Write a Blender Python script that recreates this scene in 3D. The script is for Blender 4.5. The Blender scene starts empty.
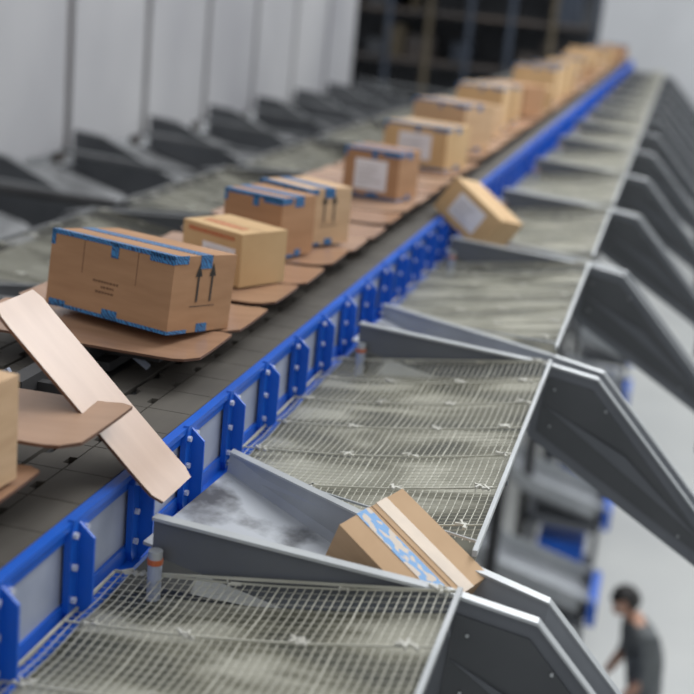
import bpy, bmesh, math, random
from mathutils import Vector, Matrix, Euler
random.seed(7)
H0=6.2
col=bpy.context.scene.collection
# ------------------------------------------------------------------ materials
def newmat(name):
    m=bpy.data.materials.new(name); m.use_nodes=True
    nt=m.node_tree; b=nt.nodes['Principled BSDF']
    return m,nt,b
def mat(name,c1,c2=None,scale=5.0,rough=0.5,metal=0.0,stretch=(1,1,1),bump=0.0,detail=4,lo=0.35,hi=0.65,spec=0.5,rvar=0.0):
    m,nt,b=newmat(name)
    b.inputs['Roughness'].default_value=rough; b.inputs['Metallic'].default_value=metal
    b.inputs['Specular IOR Level'].default_value=spec
    if c2 is None:
        c2=tuple(x*0.85 for x in c1)
    tc=nt.nodes.new('ShaderNodeTexCoord'); mp=nt.nodes.new('ShaderNodeMapping'); mp.inputs['Scale'].default_value=stretch
    n=nt.nodes.new('ShaderNodeTexNoise'); n.inputs['Scale'].default_value=scale; n.inputs['Detail'].default_value=detail
    r=nt.nodes.new('ShaderNodeValToRGB')
    r.color_ramp.elements[0].position=lo; r.color_ramp.elements[1].position=hi
    r.color_ramp.elements[0].color=(*c1,1); r.color_ramp.elements[1].color=(*c2,1)
    L=nt.links.new
    L(tc.outputs['Object'],mp.inputs['Vector']); L(mp.outputs['Vector'],n.inputs['Vector'])
    L(n.outputs['Fac'],r.inputs['Fac']); L(r.outputs['Color'],b.inputs['Base Color'])
    if bump>0:
        bp=nt.nodes.new('ShaderNodeBump'); bp.inputs['Strength'].default_value=bump; bp.inputs['Distance'].default_value=0.01
        L(n.outputs['Fac'],bp.inputs['Height']); L(bp.outputs['Normal'],b.inputs['Normal'])
    return m
M_CARD=mat('cardboard',(.43,.245,.135),(.37,.205,.11),6,.75,stretch=(1,1,6),spec=.25)
M_CARD2=mat('cardboard_light',(.60,.41,.25),(.52,.345,.205),6,.75,stretch=(1,1,6),spec=.25)
M_CARD3=mat('cardboard_yellow',(.60,.41,.22),(.53,.35,.18),6,.75,spec=.25)
M_LABEL=mat('paper_label',(.78,.77,.80),(.70,.69,.74),8,.6)
M_INK=mat('black_ink',(.03,.025,.02),(.05,.04,.035),8,.7)
M_BRINK=mat('brown_ink',(.16,.08,.04),(.2,.1,.05),8,.7)
M_RED=mat('red_print',(.50,.12,.05),(.45,.18,.07),8,.6)
def tape_mat():
    m,nt,b=newmat('blue_tape'); L=nt.links.new
    tc=nt.nodes.new('ShaderNodeTexCoord'); w=nt.nodes.new('ShaderNodeTexWave')
    w.inputs['Scale'].default_value=55; w.inputs['Distortion'].default_value=9; w.inputs['Detail'].default_value=2
    w.bands_direction='DIAGONAL'
    r=nt.nodes.new('ShaderNodeValToRGB'); r.color_ramp.elements[0].position=.2; r.color_ramp.elements[1].position=.5
    r.color_ramp.elements[0].color=(.015,.045,.14,1); r.color_ramp.elements[1].color=(.04,.20,.44,1)
    L(tc.outputs['Object'],w.inputs['Vector']); L(w.outputs['Fac'],r.inputs['Fac']); L(r.outputs['Color'],b.inputs['Base Color'])
    b.inputs['Roughness'].default_value=.3
    return m
M_TAPE=tape_mat()
M_TAPEL=mat('printed_blue_tape',(.10,.30,.60),(.56,.47,.38),70,.35,lo=.49,hi=.53,detail=1,stretch=(.5,1,1))
M_TAPEP=mat('pale_tape',(.66,.53,.40),(.58,.47,.36),20,.3)
M_BLUE=mat('blue_steel',(.012,.125,.62),(.010,.10,.52),4,.38,spec=.4)
M_LILAC=mat('zinc_plate',(.42,.46,.56),(.34,.38,.48),10,.45,.1)
M_BOLT=mat('bolt_zinc',(.75,.77,.85),(.65,.67,.75),10,.3,.3)
M_DECK=mat('deck_plate',(.112,.102,.088),(.082,.074,.065),9,.65,0,bump=.15,stretch=(1,.4,1),spec=.25)
M_DARK=mat('dark_steel',(.03,.03,.032),(.045,.044,.045),6,.6)
M_TRAY=mat('tray_board',(.41,.245,.155),(.31,.18,.11),7,.27,stretch=(.5,3,1),spec=.8,lo=.3,hi=.75)
M_TRAYT=mat('tray_board_worn',(.42,.265,.175),(.35,.215,.14),7,.36,stretch=(.5,3,1),spec=.5,lo=.3,hi=.75)
M_TRAYE=mat('tray_edge',(.15,.07,.04),(.11,.055,.035),7,.5)
M_CHF=mat('chute_sheet',(.41,.43,.455),(.29,.305,.33),3.2,.40,.3,stretch=(1,2,1),lo=.3,hi=.7)
M_CHP=mat('chute_panel',(.150,.160,.178),(.112,.121,.136),2.5,.5,.15,detail=8)
M_CHPD=mat('chute_recess',(.088,.093,.10),(.06,.065,.07),2.5,.55,.1,detail=8)
M_SCUFF=mat('scuffed_sheet',(.40,.42,.45),(.05,.05,.055),4.5,.42,.25,stretch=(1.6,.9,1),lo=.52,hi=.66,detail=8)
M_EDGE=mat('light_edge',(.48,.50,.51),(.40,.42,.43),6,.4,.2)
M_WIRE=mat('mesh_wire',(.56,.55,.47),(.45,.44,.37),12,.5,.1)
M_TIE=mat('tie_clip',(.60,.59,.53),(.50,.49,.43),12,.6)
def under_mat(nm='guard_sheet',k=1):
    m,nt,b=newmat(nm); L=nt.links.new
    tc=nt.nodes.new('ShaderNodeTexCoord')
    mp=nt.nodes.new('ShaderNodeMapping'); mp.inputs['Scale'].default_value=(1.3,3.2,1)
    n=nt.nodes.new('ShaderNodeTexNoise'); n.inputs['Scale'].default_value=1.7; n.inputs['Detail'].default_value=2; n.inputs['Distortion'].default_value=1.1
    r=nt.nodes.new('ShaderNodeValToRGB')
    e=r.color_ramp.elements; e[0].position=.36; e[0].color=(.06*k,.062*k,.046*k,1); e[1].position=.62; e[1].color=(.44*k,.43*k,.355*k,1)
    x=e.new(.50); x.color=(.175*k,.17*k,.125*k,1)
    L(tc.outputs['Object'],mp.inputs['Vector']); L(mp.outputs['Vector'],n.inputs['Vector']); L(n.outputs['Fac'],r.inputs['Fac']); L(r.outputs['Color'],b.inputs['Base Color'])
    b.inputs['Roughness'].default_value=.45
    return m
M_UNDER=under_mat()
M_ORANGE=mat('orange_ring',(.55,.14,.05),(.5,.12,.04),6,.5)
M_FLOOR=mat('concrete_floor',(.50,.51,.49),(.43,.44,.43),.5,.35,bump=.02)
M_WALL=mat('wall_paint',(.60,.61,.63),(.55,.56,.58),.4,.8)
M_WALLB=mat('wall_back_paint',(.62,.63,.65),(.57,.58,.60),.4,.8)
M_WPAN=mat('white_panel',(.42,.42,.43),(.30,.30,.32),.5,.6,stretch=(1,1,.6))
M_BROWN=mat('rack_brown',(.10,.08,.068),(.07,.062,.06),.6,.7)
M_RBLUE=mat('rack_blue',(.055,.07,.10),(.04,.05,.07),.6,.6)
M_RDARK=mat('rack_dark',(.095,.10,.11),(.06,.063,.07),.35,.8)
M_YEL=mat('rack_yellow',(.12,.095,.06),(.10,.08,.05),.6,.6)
M_SHIRT=mat('grey_shirt',(.13,.14,.145),(.10,.11,.115),6,.9)
M_PANTS=mat('dark_trousers',(.03,.035,.05),(.04,.045,.06),6,.9)
M_SKIN=mat('skin',(.52,.30,.21),(.47,.26,.18),6,.55)
M_HAIR=mat('black_hair',(.008,.007,.007),(.015,.013,.012),30,.5)
M_SHOE=mat('shoe',(.02,.02,.02),(.03,.03,.03),6,.6)
M_EYE=mat('eye_white',(.8,.8,.8),(.75,.75,.75),6,.3)
# ------------------------------------------------------------------ mesh helpers
class MB:
    def __init__(s): s.v=[];s.f=[];s.m=[];s.mats=[]
    def mi(s,m):
        if m not in s.mats: s.mats.append(m)
        return s.mats.index(m)
    def face(s,pts,m):
        b=len(s.v); s.v+= [tuple(p) for p in pts]; s.f.append(tuple(range(b,b+len(pts)))); s.m.append(s.mi(m))
    def box(s,a,b,m,T=None,bev=0):
        x0,y0,z0=a;x1,y1,z1=b
        P=[Vector(p) for p in ((x0,y0,z0),(x1,y0,z0),(x1,y1,z0),(x0,y1,z0),(x0,y0,z1),(x1,y0,z1),(x1,y1,z1),(x0,y1,z1))]
        if T: P=[T@p for p in P]
        k=len(s.v); s.v+=[tuple(p) for p in P]
        for q in ((0,3,2,1),(4,5,6,7),(0,1,5,4),(1,2,6,5),(2,3,7,6),(3,0,4,7)):
            s.f.append(tuple(k+i for i in q)); s.m.append(s.mi(m))
    def bar(s,p,q,w,m,n=4):
        p=Vector(p);q=Vector(q);d=(q-p).normalized()
        u=d.cross(Vector((0,0,1)))
        if u.length<.01: u=Vector((1,0,0))
        u.normalize(); v=d.cross(u)
        k=len(s.v)
        for c in (p,q):
            for i in range(n):
                a=2*math.pi*(i+.5)/n
                s.v.append(tuple(c+u*math.cos(a)*w+v*math.sin(a)*w))
        mi=s.mi(m)
        for i in range(n):
            j=(i+1)%n; s.f.append((k+i,k+j,k+n+j,k+n+i)); s.m.append(mi)
        s.f.append(tuple(k+i for i in reversed(range(n)))); s.m.append(mi)
        s.f.append(tuple(k+n+i for i in range(n))); s.m.append(mi)
    def prism(s,poly,off,m,mside=None):
        n=len(poly); k=len(s.v); off=Vector(off)
        s.v+=[tuple(p) for p in poly]; s.v+=[tuple(Vector(p)+off) for p in poly]
        mi=s.mi(m); ms=s.mi(mside or m)
        s.f.append(tuple(range(k,k+n))); s.m.append(mi)
        s.f.append(tuple(k+n+i for i in reversed(range(n)))); s.m.append(mi)
        for i in range(n):
            j=(i+1)%n; s.f.append((k+i,k+n+i,k+n+j,k+j)); s.m.append(ms)
    def mesh(s,name,smooth=False):
        me=bpy.data.meshes.new(name); me.from_pydata(s.v,[],s.f)
        for m in s.mats: me.materials.append(m)
        me.polygons.foreach_set('material_index',s.m)
        if smooth: me.polygons.foreach_set('use_smooth',[True]*len(me.polygons))
        me.update()
        bm=bmesh.new(); bm.from_mesh(me); bmesh.ops.recalc_face_normals(bm,faces=bm.faces[:]); bm.to_mesh(me); bm.free()
        return me
def add(name,me,loc=(0,0,H0),rot=(0,0,0),parent=None,scale=(1,1,1),bevel=0):
    o=bpy.data.objects.new(name,me); col.objects.link(o)
    o.location=loc;o.rotation_euler=rot;o.scale=scale
    if parent: o.parent=parent
    if bevel:
        b=o.modifiers.new('bev','BEVEL');b.width=bevel;b.segments=2;b.limit_method='ANGLE'
    return o
def empty(name,loc=(0,0,0)):
    o=bpy.data.objects.new(name,None); col.objects.link(o); o.location=loc; return o

P=1.55; Y0=2.02; YS=-0.6; YE=25.0
# ------------------------------------------------------------------ room
b=MB(); b.box((-14,-6,-.1),(30,100,0),M_FLOOR); add('floor',b.mesh('floor'),(0,0,0))
b=MB(); b.box((-8.2,-6,0),(-8,100,13),M_WALL); add('wall_left',b.mesh('wall_left'),(0,0,0))
b=MB(); b.box((-8,60,0),(30,60.2,13),M_WALLB); add('wall_back',b.mesh('wall_back'),(0,0,0))

# ------------------------------------------------------------------ sorter
XR=-.86; XC=-1.2; XL=-1.54
def rail_mesh(sgn=1):
    b=MB()
    b.box((-.014,YS,-.912),(.008,YE,-.90),M_BLUE)
    b.box((-.012,YS,-.934),(.0,YE,-.912),M_BLUE)
    b.box((-.016,YS,-1.050),(-.006,YE,-.934),M_LILAC)
    b.box((-.012,YS,-1.085),(.0,YE,-1.050),M_BLUE)
    b.box((-.012,YS,-1.092),(.022,YE,-1.082),M_BLUE)
    y=YS+.1; k=0
    while y<YE:
        w=.033
        poly=[(.0,y-w,-.925),(.0,y-w,-1.06),(.0,y-w*.5,-1.10),(.0,y+w*.5,-1.10),(.0,y+w,-1.06),(.0,y+w,-.925),(.0,y+w*.6,-.896),(.0,y-w*.6,-.896)]
        b.prism(poly,(.012,0,0),M_BLUE)
        poly=[(.012,y-.003,-.905),(.040,y-.003,-.93),(.040,y-.003,-1.05),(.012,y-.003,-1.09)]
        b.prism(poly,(0,.006,0),M_BLUE)
        if y<13:
            for dy in (-.021,.021):
                for z in (-.922,-.980,-1.04):
                    b.bar((.010,y+dy,z),(.019,y+dy,z),.0065,M_BOLT,6)
        y+=.262; k+=1
    return b.mesh('side_rail')
rail_me=rail_mesh()
sorter=empty('tilt_tray_sorter',(0,0,0))
add('side_rail_right',rail_me,(XR,0,H0),parent=sorter)
add('side_rail_left',rail_me,(XL,0,H0),parent=sorter,scale=(-1,1,1))
b=MB()
b.box((XL,YS,-.935),(XR-.012,YE,-.911),M_DARK)
y=YS
dp=.066
while y<YE:
    for s in (1,-1):
        X=lambda x:(x if s==1 else 2*XC-x)
        b.box((min(X(-.968),X(-.872)),y+.0012,-.915),(max(X(-.968),X(-.872)),y+dp*2-.0012,-.898),M_DECK)
        g=.0012
        poly=[(X(-.972),y+g,-.899),(X(-.972),y+dp*.45,-.899),(X(-.986),y+dp*.5,-.899),(X(-.986),y+dp*.95,-.899),(X(-.972),y+dp*1.0,-.899),(X(-.972),y+2*dp-g,-.899),
              (X(-1.04),y+2*dp-g,-.899),(X(-1.04),y+dp*1.6,-.899),(X(-1.025),y+dp*1.5,-.899),(X(-1.025),y+dp,-.899),(X(-1.04),y+dp*.9,-.899),(X(-1.04),y+g,-.899)]
        b.prism(poly,(0,0,-.014),M_DECK)
        poly=[(X(-1.05),y+g,-.899),(X(-1.05),y+2*dp-g,-.899),(X(-1.12),y+2*dp-g,-.899),(X(-1.12),y+g,-.899)]
        b.prism(poly,(0,0,-.014),M_DECK)
    y+=dp*2
add('deck',b.mesh('deck'),parent=sorter)
b=MB()
for x in (XR-.03,XL+.03):
    b.box((x-.03,YS,-1.30),(x+.03,YE,-1.09),M_DARK)
y=1.0
while y<YE:
    for x in (XR-.05,XL+.05):
        b.box((x-.05,y-.05,-H0),(x+.05,y+.05,-1.2),M_DARK)
        b.box((x-.10,y-.10,-H0),(x+.10,y+.10,-H0+.015),M_DARK)
    b.box((XL,y-.03,-1.45),(XR,y+.03,-1.33),M_DARK)
    b.box((XL,y-.03,-3.6),(XR,y+.03,-3.5),M_DARK)
    y+=3.1
add('support_frame',b.mesh('support_frame'),parent=sorter)
def tray_mesh(L=.58,W=.25,lip=.007,topm=None):
    b=MB(); nx=20; t=.006
    xs=[-L/2+L*i/nx for i in range(nx+1)]
    def prof(x):
        u=abs(x)/(L/2)
        return lip*max(0,(u-.78)/.22)**1.2
    def half(x):
        u=abs(x)/(L/2)
        return W/2*(1-.16*max(0,(u-.92)/.08))
    k=len(b.v)
    ny=4
    for x in xs:
        for j in range(ny+1):
            yy=-half(x)+2*half(x)*j/ny
            b.v.append((x,yy,prof(x)+.002*(abs(j-ny/2)/(ny/2))**3))
    n=len(b.v)
    for x in xs:
        for j in range(ny+1):
            yy=-half(x)+2*half(x)*j/ny
            b.v.append((x,yy,prof(x)+.002*(abs(j-ny/2)/(ny/2))**3-t))
    mt=b.mi(topm or M_TRAY); me_=b.mi(M_TRAYE)
    w=ny+1
    for i in range(nx):
        for j in range(ny):
            a=i*w+j
            b.f.append((a,a+w,a+w+1,a+1)); b.m.append(mt)
            b.f.append((n+a,n+a+1,n+a+w+1,n+a+w)); b.m.append(me_)
    for i in range(nx):
        for j in (0,ny):
            a=i*w+j; b.f.append((a,a+w,n+a+w,n+a)); b.m.append(me_)
    for j in range(ny):
        for i in (0,nx):
            a=i*w+j; b.f.append((a,a+1,n+a+1,n+a)); b.m.append(me_)
    me=b.mesh('tray')
    me.polygons.foreach_set('use_smooth',[True]*len(me.polygons))
    try: me.set_sharp_from_angle(angle=.6)
    except Exception: pass
    return me
tray_me=tray_mesh()
trayW_me=tray_mesh(topm=M_TRAYT)
trayN_me=tray_mesh(.46,.16,.003,M_TRAYT)
b=MB()
b.box((-.06,-.06,-.075),(.06,.06,-.055),M_DARK)
b.box((-.02,-.08,-.06),(.02,.08,-.012),M_DARK)
b.box((-.16,-.012,-.05),(.16,.012,-.03),M_DARK)
b.bar((-.13,0,-.07),(-.05,0,-.02),.008,M_LILAC); b.bar((.13,0,-.07),(.05,0,-.02),.008,M_LILAC)
mech_me=b.mesh('tilt_mechanism')
TP=.275
y=2.68-TP*9; k=0
ys=[]
while y<YE-.2:
    ys.append(y); y+=TP
for y in ys:
    if abs(y-2.405)<.05: continue
    if abs(y-2.13)<.05:
        add('tray_unit',trayW_me,(XC+.055,1.97,H0-.782),(0,math.radians(-1),0),sorter); continue
    r=random.uniform(-.035,.035)
    add('tray_unit',random.choice((tray_me,tray_me,trayW_me)),(XC,y if y>2.2 else y-.13,H0-.822+random.uniform(-.003,.003)),(random.uniform(-.01,.02),r,random.uniform(-.03,.03)),sorter)
    add('tilt_mechanism',mech_me,(XC,y,H0-.822),parent=sorter)
add('tray_tipped',trayN_me,(-.940,2.10,H0-.768),(0,math.radians(43),0),sorter)
add('tilt_mechanism',mech_me,(XC,2.36,H0-.822),parent=sorter)

# ------------------------------------------------------------------ chute
def chute_mesh():
    b=MB(); t=.006
    top=[(-.78,-.950),(-.24,-.982),(-.085,-1.005),(.23,-1.335),(1.25,-2.38)]
    bot=[(-.78,-1.02),(-.45,-1.09),(-.26,-1.125),(-.26,-1.20),(.27,-1.51),(1.05,-2.50)]
    poly=[(x,0,z) for x,z in top]+[(x,0,z) for x,z in reversed(bot)]
    b.prism(poly,(0,t,0),M_CHP)
    q=[(-.225,-1.015),(-.095,-1.035),(.23,-1.378),(1.2,-2.37),(1.05,-2.46),(.275,-1.47),(-.235,-1.18)]
    b.prism([(x,-.004,z) for x,z in q],(0,.003,0),M_CHPD)
    b.prism([(-.225,-.006,-1.10),(.02,-.016,-1.21),(.26,-.006,-1.42),(.02,-.006,-1.26)],(0,.003,0),M_CHP)
    for i in range(len(top)-1):
        (x0,z0),(x1,z1)=top[i],top[i+1]
        b.prism([(x0,-.010,z0),(x1,-.010,z1),(x1,.012,z1),(x0,.012,z0)],(0,0,.006),M_EDGE)
    ft=[(-.825,.555,-1.022),(-.24,.15,-.997),(-.075,.09,-1.010),(.235,.09,-1.335),(1.25,.09,-2.38)]
    fb=[(-.825,.54,-1.06),(-.24,.14,-1.115),(-.085,.082,-1.13),(.22,.082,-1.45),(1.2,.082,-2.46)]
    for i in range(4):
        b.prism([ft[i],ft[i+1],fb[i+1],fb[i]],(0,t,0),M_CHF)
        a,c=Vector(ft[i]),Vector(ft[i+1])
        b.prism([a+Vector((0,-.004,0)),c+Vector((0,-.004,0)),c+Vector((0,.02,0)),a+Vector((0,.02,0))],(0,0,.005),M_EDGE)
    nf=[(-.80,0.004,-1.0),(-.24,.004,-1.11),(-.085,.004,-1.13),(.22,.004,-1.45),(1.2,.004,-2.46)]
    for i in range(4):
        m=M_SCUFF if i==0 else M_CHF
        b.prism([nf[i],nf[i+1],fb[i+1],fb[i]],(0,0,-.006),m)
    b.box((.30,.02,-1.68),(.36,.08,-1.56),M_CHP)
    for x,z in ((-.2,-1.05),(-.2,-1.16),(.2,-1.42),(-.05,-1.09)):
        b.bar((x,-.002,z),(x,-.008,z),.0035,M_EDGE,6)
    b.bar((-.765,-.022,-1.14),(-.765,-.022,-1.025),.013,M_LILAC,14)
    b.bar((-.765,-.022,-1.025),(-.765,-.022,-1.015),.0145,M_ORANGE,14)
    b.bar((-.765,-.022,-1.015),(-.765,-.022,-1.0),.013,M_EDGE,14)
    b.box((-.83,.05,-1.30),(-.30,.07,-1.12),M_CHPD)
    return b.mesh('sorting_chute')
chute_me=chute_mesh()
nch=int((YE-Y0)/P)
for i in range(-1,nch):
    add('sorting_chute',chute_me,(0,Y0+P*i,H0))
def dark_copy(me,name,repl):
    m=me.copy(); m.name=name
    for i,x in enumerate(m.materials):
        if x in repl: m.materials[i]=repl[x]
    return m
M_LF=mat('dark_sheet',(.22,.225,.23),(.10,.102,.105),3.2,.5,.2)  # darker sheet, edge and panel tones for the left-hand parts
M_LE=mat('dark_edge',(.20,.205,.21),(.13,.135,.14),6,.5,.2)
M_LP=mat('dark_panel',(.105,.11,.12),(.07,.074,.082),2.5,.5,.1)
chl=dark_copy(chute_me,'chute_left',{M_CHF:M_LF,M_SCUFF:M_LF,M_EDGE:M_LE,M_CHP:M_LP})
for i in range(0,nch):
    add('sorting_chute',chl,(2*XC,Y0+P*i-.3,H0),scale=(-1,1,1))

# ------------------------------------------------------------------ guard mesh panels
def grille_mesh(fine=True):
    b=MB()
    xi,xo=-.845,-.225; ye=P-.012
    zi,zo=-1.062,-.970
    Z=lambda x: zi+(zo-zi)*(x-xi)/(xo-xi)-.012*math.sin(math.pi*(x-xi)/(xo-xi))
    ya,yb=.60,.21
    yn=lambda x: ya+(yb-ya)*(x-xi)/(xo-xi)
    def sag(y): return -.006*abs(math.sin(math.pi*(ye-y)/.208))
    n=8
    for i in range(n):
        x0=xi+(xo-xi)*i/n; x1=xi+(xo-xi)*(i+1)/n
        b.face([(x0,yn(x0),Z(x0)-.04),(x1,yn(x1),Z(x1)-.04),(x1,ye,Z(x1)-.04),(x0,ye,Z(x0)-.04)],M_UNDER)
    nw=40
    for i in range(nw+1):
        x=xi+(xo-xi)*i/nw
        y0=yn(x)
        w=.0011 if i%10 else .0016
        yy=ye
        while yy>y0+.001:
            y2=max(y0,yy-.104)
            b.bar((x,yy,Z(x)+sag(yy)),(x,y2,Z(x)+sag(y2)),w,M_WIRE)
            yy=y2
    yy=ye; k=0
    while yy>.22:
        thick=(k%10==0)
        xs=xi if yy>ya else xi+(xo-xi)*(ya-yy)/(ya-yb)
        w=.0022 if thick else .0005
        m=M_WIRE
        seg=6; L=[xs+(xo-xs)*j/seg for j in range(seg+1)]
        for j in range(seg):
            b.bar((L[j],yy,Z(L[j])+.002+sag(yy)),(L[j+1],yy,Z(L[j+1])+.002+sag(yy)),w,m)
        if thick:
            for u in range(4):
                x=xi+.05+(xo-xi-.08)*u/3+random.uniform(-.02,.02)
                if x<xs+.01: continue
                for q in range(4):
                    a=random.uniform(0,3.1)
                    T=Matrix.Translation((x+random.uniform(-.012,.012),yy+random.uniform(-.008,.008),Z(x)+.004))@Matrix.Rotation(a,4,'Z')
                    b.box((-.012,-.002,-.002),(.012,.002,.003),M_TIE,T)
        yy-=.0208; k+=1
    b.bar((xi,yn(xi),Z(xi)),(xo,yn(xo),Z(xo)),.003,M_EDGE)
    b.bar((xi,ye,Z(xi)),(xo,ye,Z(xo)),.003,M_WIRE)
    b.bar((xi,yn(xi),Z(xi)),(xi,ye,Z(xi)),.003,M_WIRE)
    b.box((xo-.002,.16,zo-.008),(xo+.007,P+.0,zo+.004),M_EDGE)
    for y in (.7,1.1,1.5):
        b.bar((xi,y,Z(xi)-.06),(xo,y,zo-.06),.008,M_CHP)
    return b.mesh('guard_mesh_panel')
g1=grille_mesh(); 
for i in range(-1,nch):
    add('guard_mesh_panel',g1,(0,Y0+P*i,H0))
g2=dark_copy(g1,'guard_left',{M_UNDER:under_mat('guard_sheet_dark',.6),M_EDGE:M_LE,M_WIRE:mat('dark_wire',(.30,.29,.24),(.22,.21,.17),8,.6)})  # left guards: same mesh with darker sheet, edge and wire colours
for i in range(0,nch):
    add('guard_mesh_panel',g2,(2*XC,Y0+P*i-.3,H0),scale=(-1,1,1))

# ------------------------------------------------------------------ parallel chute line on the left
ls=empty('parallel_chute_line',(0,0,0))
b=MB()
YP=Y0-1.0+.78
y=YP
while y<19.5:
    top=[(-4.55,-1.34),(-4.3,-1.36),(-3.45,-1.72),(-2.6,-2.25)]
    poly=[(x,y,z) for x,z in top]+[(-2.8,y,-2.6),(-3.9,y,-2.05),(-4.55,y,-1.95)]
    b.prism(poly,(0,.02,0),M_LP)
    for j in range(3):
        (x0,z0),(x1,z1)=top[j],top[j+1]
        b.prism([(x0,y-.01,z0),(x1,y-.01,z1),(x1,y+.06,z1),(x0,y+.06,z0)],(0,0,.012),M_LE)
    b.prism([(-4.55,y+.03,-1.55),(-3.95,y+.03,-1.7),(-3.0,y+.03,-2.3),(-3.0,y+P*.75,-2.3),(-3.95,y+P*.75,-1.7),(-4.55,y+P*.75,-1.55)],(0,0,-.01),M_LF)
    b.bar((-4.5,y+P*.8,-1.45),(-3.4,y+P*.8,-1.50),.02,M_LE,6)
    y+=P
b.box((-4.62,YS,-2.1),(-4.5,19.5,-1.62),M_LP)
b.bar((-3.3,YS,-1.55),(-3.3,19.5,-1.55),.025,M_LE,8)
y=2.0
while y<19.5:
    b.box((-4.62,y-.06,-H0),(-4.5,y+.06,-1.95),M_DARK); y+=3.1
add('chute_fins',b.mesh('chute_fins'),parent=ls)
b=MB()
y=YP
while y<18.0:
    b.box((-4.66,y+.09,-1.50),(-4.62,y+P-.03,3.4),M_WPAN)
    b.box((-4.72,y-.05,-1.6),(-4.66,y+.10,3.4),M_BROWN)
    y+=P
add('divider_panels',b.mesh('divider_panels'),parent=ls)
b=MB()
for Y,z in ((6.3,-1.24),(4.9,-1.22)):
    b.bar((-4.4,Y,z),(-2.25,Y,z),.028,M_DARK,10)
    b.bar((-4.3,Y,z),(-4.3,Y,-H0),.022,M_DARK,10); b.bar((-2.7,Y,z),(-2.7,Y,-H0),.022,M_DARK,10)
add('guard_rail',b.mesh('guard_rail'))

# ------------------------------------------------------------------ far storage rack
b=MB()
b.box((-7.9,28.6,-H0),(-1.75,28.9,4),M_RDARK)
for i,x in enumerate([-7.7+.85*k for k in range(8)]):
    b.box((x-.05,27.3,-H0),(x+.05,27.4,3.6),M_RBLUE if i%3 else M_YEL)
for z in (-4.5,-2.8,-1.5,-.5,.6,1.8,3.0):
    b.box((-7.8,27.35,z),(-1.75,28.6,z+.08),M_BROWN)
for i in range(34):
    x=-7.6+random.random()*5.2; z=random.choice((-4.42,-2.72,-1.42,-.42,.68))
    w=random.uniform(.3,.6); h=random.uniform(.3,.7)
    b.box((x,27.6,z),(x+w,28.3,z+h),random.choice((M_BROWN,M_YEL,M_RDARK,M_RBLUE)))
add('storage_rack',b.mesh('storage_rack'))

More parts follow.
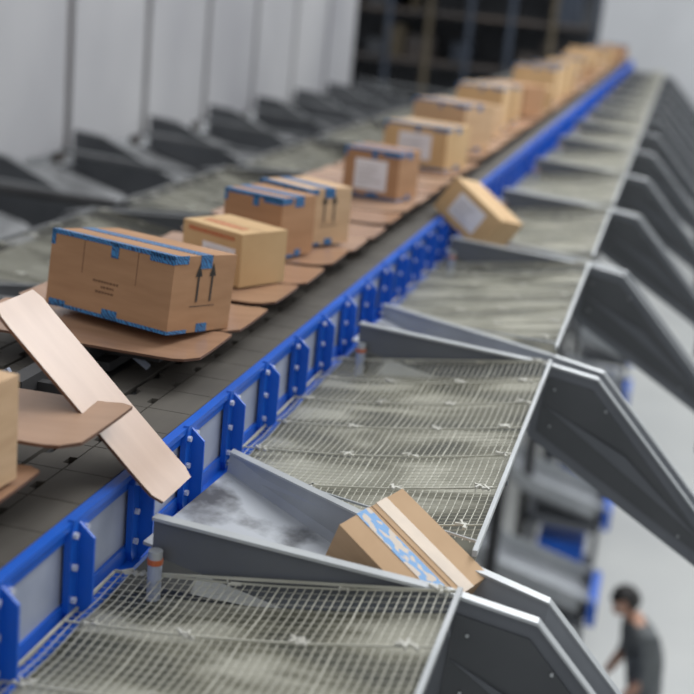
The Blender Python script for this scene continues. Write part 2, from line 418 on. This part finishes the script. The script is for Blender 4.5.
# ------------------------------------------------------------------ boxes
def carton(L,W,Hh,mt=M_CARD,tape=None,label=None,arrows=False,text=False,red=False,name='carton',centre_only=False):
    b=MB(); g=.0012
    b.box((-L/2,-W/2,0),(L/2,W/2,Hh),mt)
    b.box((-L/2,-.001,Hh),(L/2,.001,Hh+.0006),M_BRINK)
    if centre_only:
        b.box((-L/2-g,-.040,Hh),(L/2+g,-.008,Hh+g),M_TAPEL)
        b.box((L/2,-.040,Hh-.05),(L/2+g,-.008,Hh+g),M_TAPEL)
        b.box((-L/2-g,.012,Hh),(L/2+g,.040,Hh+g),M_TAPEP)
        b.box((-L/2-g,.012,Hh-.05),(-L/2,.040,Hh+g),M_TAPEP)
        b.box((-L/2,-W/2-g,Hh*.1),(-L/2+.04,-W/2,Hh*.3),M_TAPEL)
        b.box((L*.1,-W/2-g,Hh-.012),(L/2,-W/2,Hh+g),M_TAPEL)
    elif tape:
        tm=tape; w=.022
        b.box((-L/2-g,-w,Hh),(L/2+g,w,Hh+g),tm)
        b.box((L/2,-w,Hh-.03),(L/2+g,w,Hh+g),tm); b.box((-L/2-g,-w,Hh-.05),(-L/2,w,Hh+g),tm)
        b.box((-L/2,-W/2-g,Hh-.009),(L/2,-W/2,Hh+g),tm); b.box((-L/2,-W/2,Hh),(L/2,-W/2+.02,Hh+g),tm)
        b.box((-L*.42,-W/2-g,0),(L/2,-W/2,.008),tm); b.box((L/2,-W/2-g,0),(L/2+g,-W/2+.07,.008),tm)
        b.box((L/2,-W/2-g,Hh-.018),(L/2+g,-W/2+.05,Hh+g),tm)
        b.box((-L/2,-W/2-g,Hh-.035),(-L/2+.012,-W/2,Hh),tm)
        b.box((-L/2+.01,-W/2-g,.0),(-L/2+.06,-W/2,.016),tm)
        b.box((.0,-W/2-g,Hh-.035),(.022,-W/2,Hh),tm)
        b.box((-.01,-W/2-g,0),(.035,-W/2,.022),tm)
        b.box((L/2-.07,-W/2-g,Hh-.020),(L/2,-W/2,Hh),tm)
        b.box((L/2,-W*.05,0),(L/2+g,W*.12,.02),tm)
    if arrows:
        for y in (-W*.10,W*.12):
            X=L/2+g
            z0=Hh*.40;z1=Hh*.90
            b.face([(X,y-.0035,z0),(X,y+.0035,z0),(X,y+.0035,z1-.02),(X,y-.0035,z1-.02)],M_INK)
            b.face([(X,y-.013,z1-.030),(X,y+.013,z1-.030),(X,y,z1)],M_INK)
        b.face([(L/2+g,-W*.2,Hh*.34),(L/2+g,W*.2,Hh*.34),(L/2+g,W*.2,Hh*.35),(L/2+g,-W*.2,Hh*.35)],M_INK)
    if text:
        for r,(xa,xb) in enumerate(((-.045,.03),(-.02,.015),(-.035,.02))):
            x=xa
            while x<xb:
                w=random.uniform(.003,.008)
                z=Hh*.45-r*.012
                b.box((x,-W/2-g,z),(x+w,-W/2,z+.005),M_BRINK); x+=w+.003
        for dx in (.08,-.08):
            b.box((dx-.002,-W/2-.0006,Hh*.52),(dx,-W/2,Hh*.96),M_BRINK)
    if label:
        fx,lw,lh,lz=label[:4]; ox=label[4] if len(label)>4 else 0
        b.box((ox-lw/2,-W/2-g,lz),(ox+lw/2,-W/2,lz+lh),M_LABEL)
        for r in range(5):
            z=lz+lh*.15+r*lh*.15
            b.box((ox-lw*.4,-W/2-2*g,z),(ox-lw*.4+lw*random.uniform(.3,.75),-W/2-g,z+.002),M_INK)
    if red:
        x=-L*.4
        while x<L*.35:
            w=random.uniform(.006,.014); b.box((x,-W/2-g,Hh-.024),(x+w,-W/2,Hh-.012),M_RED); x+=w+.004
        x=-L*.36
        while x<L*.3:
            w=random.uniform(.01,.02); b.box((x,-W*.25,Hh),(x+w,-W*.1,Hh+g),M_RED); x+=w+.008
    return b.mesh(name)
def put(me,x,y,z,rz=0,rx=0,ry=0):
    return add('cardboard_box',me,(x,y,H0+z),(math.radians(rx),math.radians(ry),math.radians(rz)),bevel=.0015)
TZ=-.812
put(carton(.365,.235,.178,M_CARD,M_TAPE,None,True,True),-1.155,2.80,TZ+.004,-17,-6,0)
put(carton(.235,.17,.145,M_CARD3,None,('F',.13,.075,.025,.03),False,False,True),-1.11,3.36,TZ,-28)
put(carton(.22,.17,.18,M_CARD,M_TAPE),-1.14,3.77,TZ,-20)
put(carton(.22,.20,.18,M_CARD2,M_TAPE,None,True),-1.10,4.02,TZ,-30)
put(carton(.24,.2,.19,M_CARD,M_TAPE,('F',.14,.12,.03)),-1.09,5.10,TZ,-12)
put(carton(.33,.26,.20,M_CARD3,M_TAPE,('F',.17,.12,.04)),-1.12,6.20,TZ,-14)
y=7.1
while y<YE-.5:
    L=random.uniform(.24,.38);W=random.uniform(.2,.28);h=random.uniform(.16,.30)
    put(carton(L,W,h,random.choice((M_CARD,M_CARD2,M_CARD3,M_CARD3)),random.choice((None,M_TAPE)),random.choice((None,('F',.12,.08,.04)))),XC+random.uniform(-.05,.12),y,TZ,random.uniform(-30,10))
    y+=random.uniform(.45,.75)
put(carton(.30,.15,.175,M_CARD2,None,('F',.09,.12,.02,.085)),-1.078,1.71,-.812,-4)
put(carton(.28,.22,.16,M_CARD3,None,('F',.15,.10,.03)),-.76,5.38,-.955,-25,-12,30)
put(carton(.23,.17,.13,M_CARD2,M_CARD3,None,centre_only=True),-.365,2.18,-1.08,-24,12,26)

# ------------------------------------------------------------------ lower level slides
def slide_mesh():
    b=MB()
    pr=[(-1.9,-4.3),(-.9,-5.05),(-.1,-5.25),(.0,-5.25)]
    for i in range(3):
        (x0,z0),(x1,z1)=pr[i],pr[i+1]
        b.prism([(x0,0,z0),(x1,0,z1),(x1,.7,z1),(x0,.7,z0)],(0,0,-.02),M_CHF)
        for yy in (0,.69):
            b.prism([(x0,yy,z0-.03),(x1,yy,z1-.03),(x1,yy,z1+.16),(x0,yy,z0+.16)],(0,.012,0),M_EDGE)
    for x in (-1.7,-.8,-.1):
        for yy in (.02,.66):
            zt=-4.5 if x<-1.5 else -5.12
            b.box((x-.03,yy-.02,-H0),(x+.03,yy+.03,zt),M_CHP)
    b.box((-.85,.0,-5.4),(-.1,.7,-5.32),M_CHP)
    b.box((-.85,.02,-6.0),(-.1,.68,-5.94),M_CHP)
    b.box((-.05,-.02,-5.34),(.03,.72,-5.12),M_BLUE)
    b.box((-.7,.1,-5.94),(-.2,.6,-5.60),M_BLUE)
    return b.mesh('roller_slide')
sl=slide_mesh()
for i in range(-1,6):
    add('receiving_slide',sl,(0.0,8.6+i*2.3,H0))

# ------------------------------------------------------------------ worker
def worker(loc):
    root=empty('warehouse_worker',loc)
    J={'pel':(0,0,.93),'sp1':(-.01,0,1.08),'sp2':(-.05,0,1.24),'ch':(-.10,0,1.38),'nk':(-.165,0,1.49),'hd':(-.20,0,1.55),
       'sR':(-.10,.18,1.41),'eR':(-.10,.23,1.13),'wR':(-.24,.19,.93),
       'sL':(-.10,-.18,1.41),'eL':(-.10,-.23,1.12),'wL':(-.23,-.19,.92),
       'hR':(.0,.10,.88),'kR':(-.04,.12,.48),'aR':(.03,.12,.08),'tR':(-.13,.13,.035),
       'hL':(.0,-.10,.88),'kL':(-.01,-.12,.48),'aL':(.08,-.12,.08),'tL':(-.08,-.13,.035)}
    R={'pel':(.13,.16),'sp1':(.13,.15),'sp2':(.135,.165),'ch':(.13,.17),'nk':(.055,.055),'hd':(.05,.05),
       'sR':(.080,.080),'eR':(.052,.052),'wR':(.03,.03),'sL':(.080,.080),'eL':(.052,.052),'wL':(.03,.03),
       'hR':(.095,.095),'kR':(.06,.06),'aR':(.042,.042),'tR':(.035,.04),'hL':(.095,.095),'kL':(.06,.06),'aL':(.042,.042),'tL':(.035,.04)}
    E=[('pel','sp1'),('sp1','sp2'),('sp2','ch'),('ch','nk'),('nk','hd'),('ch','sR'),('sR','eR'),('eR','wR'),('ch','sL'),('sL','eL'),('eL','wL'),
       ('pel','hR'),('hR','kR'),('kR','aR'),('aR','tR'),('pel','hL'),('hL','kL'),('kL','aL'),('aL','tL')]
    names=list(J); idx={n:i for i,n in enumerate(names)}
    def skin(name,verts,edges,radii,rooti,sub=2):
        me=bpy.data.meshes.new(name); me.from_pydata(verts,edges,[])
        o=bpy.data.objects.new(name,me); col.objects.link(o)
        o.modifiers.new('s','SKIN'); 
        sd=me.skin_vertices[0].data
        for i,r in enumerate(radii): sd[i].radius=r; sd[i].use_root=(i==rooti)
        m=o.modifiers.new('d','SUBSURF'); m.levels=sub; m.render_levels=sub
        dg=bpy.context.evaluated_depsgraph_get(); dg.update()
        nm=bpy.data.meshes.new_from_object(o.evaluated_get(dg))
        bpy.data.objects.remove(o)
        nm.polygons.foreach_set('use_smooth',[True]*len(nm.polygons))
        return nm
    nm=skin('body',[J[n] for n in names],[(idx[a],idx[c]) for a,c in E],[R[n] for n in names],0)
    for m in (M_SHIRT,M_PANTS,M_SKIN,M_SHOE): nm.materials.append(m)
    for p in nm.polygons:
        c=p.center
        if c.z<.10: k=3
        elif c.z>1.485 and abs(c.y)<.1: k=2
        elif c.x<-.125 and c.z<1.12 and abs(c.y)>.135: k=2
        elif c.z<.93: k=1
        else: k=0
        p.material_index=k
    add('body',nm,(0,0,0),parent=root)
    for s,w in ((1,J['wR']),(-1,J['wL'])):
        w=Vector(w); d=Vector((-.55,-.1*s,-.8)).normalized(); side=Vector((0,-s,0)); side=(side-d*side.dot(d)).normalized(); nrm=d.cross(side)
        if nrm.x>0: nrm=-nrm
        V=[w,w+d*.05,w+d*.09];ED=[(0,1),(1,2)];RR=[(.024,.03),(.018,.038),(.014,.04)]
        nm=skin('hand',V,ED,RR,0); nm.materials.append(M_SKIN); add('palm',nm,(0,0,0),parent=root)
        for k,(off,ln) in enumerate(((.028,.07),(.010,.08),(-.009,.075),(-.027,.06))):
            a=w+d*.08+side*off
            V=[a,a+d*ln*.5-nrm*.004,a+d*ln*.8-nrm*.02,a+d*ln*.95-nrm*.036]
            nm=skin('finger',V,[(0,1),(1,2),(2,3)],[(.009,.009),(.009,.009),(.008,.008),(.007,.007)],0,1); nm.materials.append(M_SKIN); add('finger_%d'%(k+1),nm,(0,0,0),parent=root)
        a=w+d*.03+side*.025
        V=[a,a+side*.03+d*.02-nrm*.01,a+side*.04+d*.05-nrm*.02]
        nm=skin('thumb',V,[(0,1),(1,2)],[(.012,.012),(.010,.010),(.008,.008)],0,1); nm.materials.append(M_SKIN); add('thumb',nm,(0,0,0),parent=root)
    bm=bmesh.new(); bmesh.ops.create_uvsphere(bm,u_segments=32,v_segments=24,radius=1)
    for v in bm.verts:
        x,y,z=v.co
        fx=.098 if x<0 else .10
        s=1.0
        if z<-.1: s=1-.28*(-z-.1)
        v.co=Vector((x*fx*s-(.012 if (z<-.2 and x<0) else 0), y*.077*s, z*.118))
        d=math.exp(-((y/.22)**2+((z+.12)/.22)**2)) if x<0 else 0
        v.co.x-=.026*d
        for sy in (-.4,.4):
            d=math.exp(-(((y-sy)/.18)**2+((z-.05)/.13)**2)) if x<0 else 0
            v.co.x+=.010*d
        d=math.exp(-((y/.3)**2+((z+.48)/.08)**2)) if x<0 else 0
        v.co.x-=.008*d
    hm=bpy.data.meshes.new('head'); bm.to_mesh(hm); bm.free(); hm.materials.append(M_SKIN)
    hm.polygons.foreach_set('use_smooth',[True]*len(hm.polygons))
    hp=empty('head_group'); hp.parent=root; hp.location=(-.24,0,1.625); hp.rotation_euler=(0,-math.radians(32),math.radians(12))
    add('head',hm,(0,0,0),parent=hp)
    bm=bmesh.new(); bmesh.ops.create_uvsphere(bm,u_segments=32,v_segments=24,radius=1)
    dl=[v for v in bm.verts if (v.co.z<.42 and v.co.x<-.25) or v.co.z<-.45]
    bmesh.ops.delete(bm,geom=dl,context='VERTS')
    for v in bm.verts:
        x,y,z=v.co; n=1+.03*math.sin(x*19+y*13)*math.cos(z*17)
        v.co=Vector((x*.112*n,y*.089*n,z*.130*n))
    hm=bpy.data.meshes.new('hair'); bm.to_mesh(hm); bm.free(); hm.materials.append(M_HAIR)
    o=add('hair',hm,(0.004,0,.004),parent=hp); sm=o.modifiers.new('s','SOLIDIFY'); sm.thickness=.01
    for s in (-1,1):
        bm=bmesh.new(); bmesh.ops.create_uvsphere(bm,u_segments=12,v_segments=8,radius=1)
        for v in bm.verts: v.co=Vector((v.co.x*.018,v.co.y*.009,v.co.z*.03))
        m=bpy.data.meshes.new('ear'); bm.to_mesh(m); bm.free(); m.materials.append(M_SKIN); add('ear',m,(.005,s*.079,-.01),parent=hp)
        bm=bmesh.new(); bmesh.ops.create_uvsphere(bm,u_segments=12,v_segments=8,radius=.012)
        m=bpy.data.meshes.new('eye'); bm.to_mesh(m); bm.free(); m.materials.append(M_EYE); add('eye',m,(-.083,s*.031,.006),parent=hp)
        bm=bmesh.new(); bmesh.ops.create_uvsphere(bm,u_segments=12,v_segments=8,radius=.006)
        m=bpy.data.meshes.new('iris'); bm.to_mesh(m); bm.free(); m.materials.append(M_HAIR); add('iris',m,(-.092,s*.031,.006),parent=hp)
    b=MB(); b.box((-.108,-.022,-.060),(-.098,.022,-.056),M_RED); add('mouth',b.mesh('mouth'),(0,0,0),parent=hp)
    return root
wk=worker((.485,9.7,0)); wk.scale=(1.08,1.08,1.08); wk.rotation_euler=(0,0,math.radians(18))

# ------------------------------------------------------------------ light
w=bpy.data.worlds.new('w'); bpy.context.scene.world=w; w.use_nodes=True
nt=w.node_tree; bg=nt.nodes['Background']; L=nt.links.new
tc=nt.nodes.new('ShaderNodeTexCoord'); sp=nt.nodes.new('ShaderNodeSeparateXYZ'); r=nt.nodes.new('ShaderNodeValToRGB')
L(tc.outputs['Generated'],sp.inputs[0]); L(sp.outputs['Z'],r.inputs['Fac']); L(r.outputs['Color'],bg.inputs['Color'])
r.color_ramp.elements[0].position=0; r.color_ramp.elements[0].color=(.46,.48,.505,1)
r.color_ramp.elements[1].position=.7; r.color_ramp.elements[1].color=(.95,.975,1.0,1)
bg.inputs['Strength'].default_value=.84
def area(name,loc,rot,size,sy,e,c=(1,1,1)):
    l=bpy.data.lights.new(name,'AREA'); l.shape='RECTANGLE'; l.size=size; l.size_y=sy; l.energy=e; l.color=c
    o=bpy.data.objects.new(name,l); col.objects.link(o); o.location=loc; o.rotation_euler=rot; return o
area('back_wall_fill',(2.5,9,H0+5.5),(math.radians(-20),math.radians(15),0),3,9,700,(.98,.99,1))
area('back_wall_fill',(1.5,22,H0+6),(math.radians(-15),0,0),4,12,1000,(.96,.98,1))
area('back_wall_fill',(6,48,H0+6),(math.radians(35),0,0),20,6,950,(.98,.99,1))  # added fill light, no real fixture, brightens the far wall and floor
# ------------------------------------------------------------------ camera
f=1300.0
cy=Vector(((688-347)/f,(347-15)/f,-1)).normalized(); z0=Vector((.16,1,0))
cz=(z0-cy*z0.dot(cy)).normalized(); cx=cy.cross(cz)
R=Matrix((cx,cy,cz)).to_4x4()
cd=bpy.data.cameras.new('camera'); co=bpy.data.objects.new('camera',cd); col.objects.link(co)
co.matrix_world=Matrix.Translation((0,0,H0))@R
cd.sensor_width=36; cd.lens=36*f/694; cd.clip_start=.05; cd.clip_end=300
cd.dof.use_dof=True; cd.dof.focus_distance=2.6; cd.dof.aperture_fstop=2.2
bpy.context.scene.camera=co
bpy.context.scene.view_settings.view_transform='Standard'
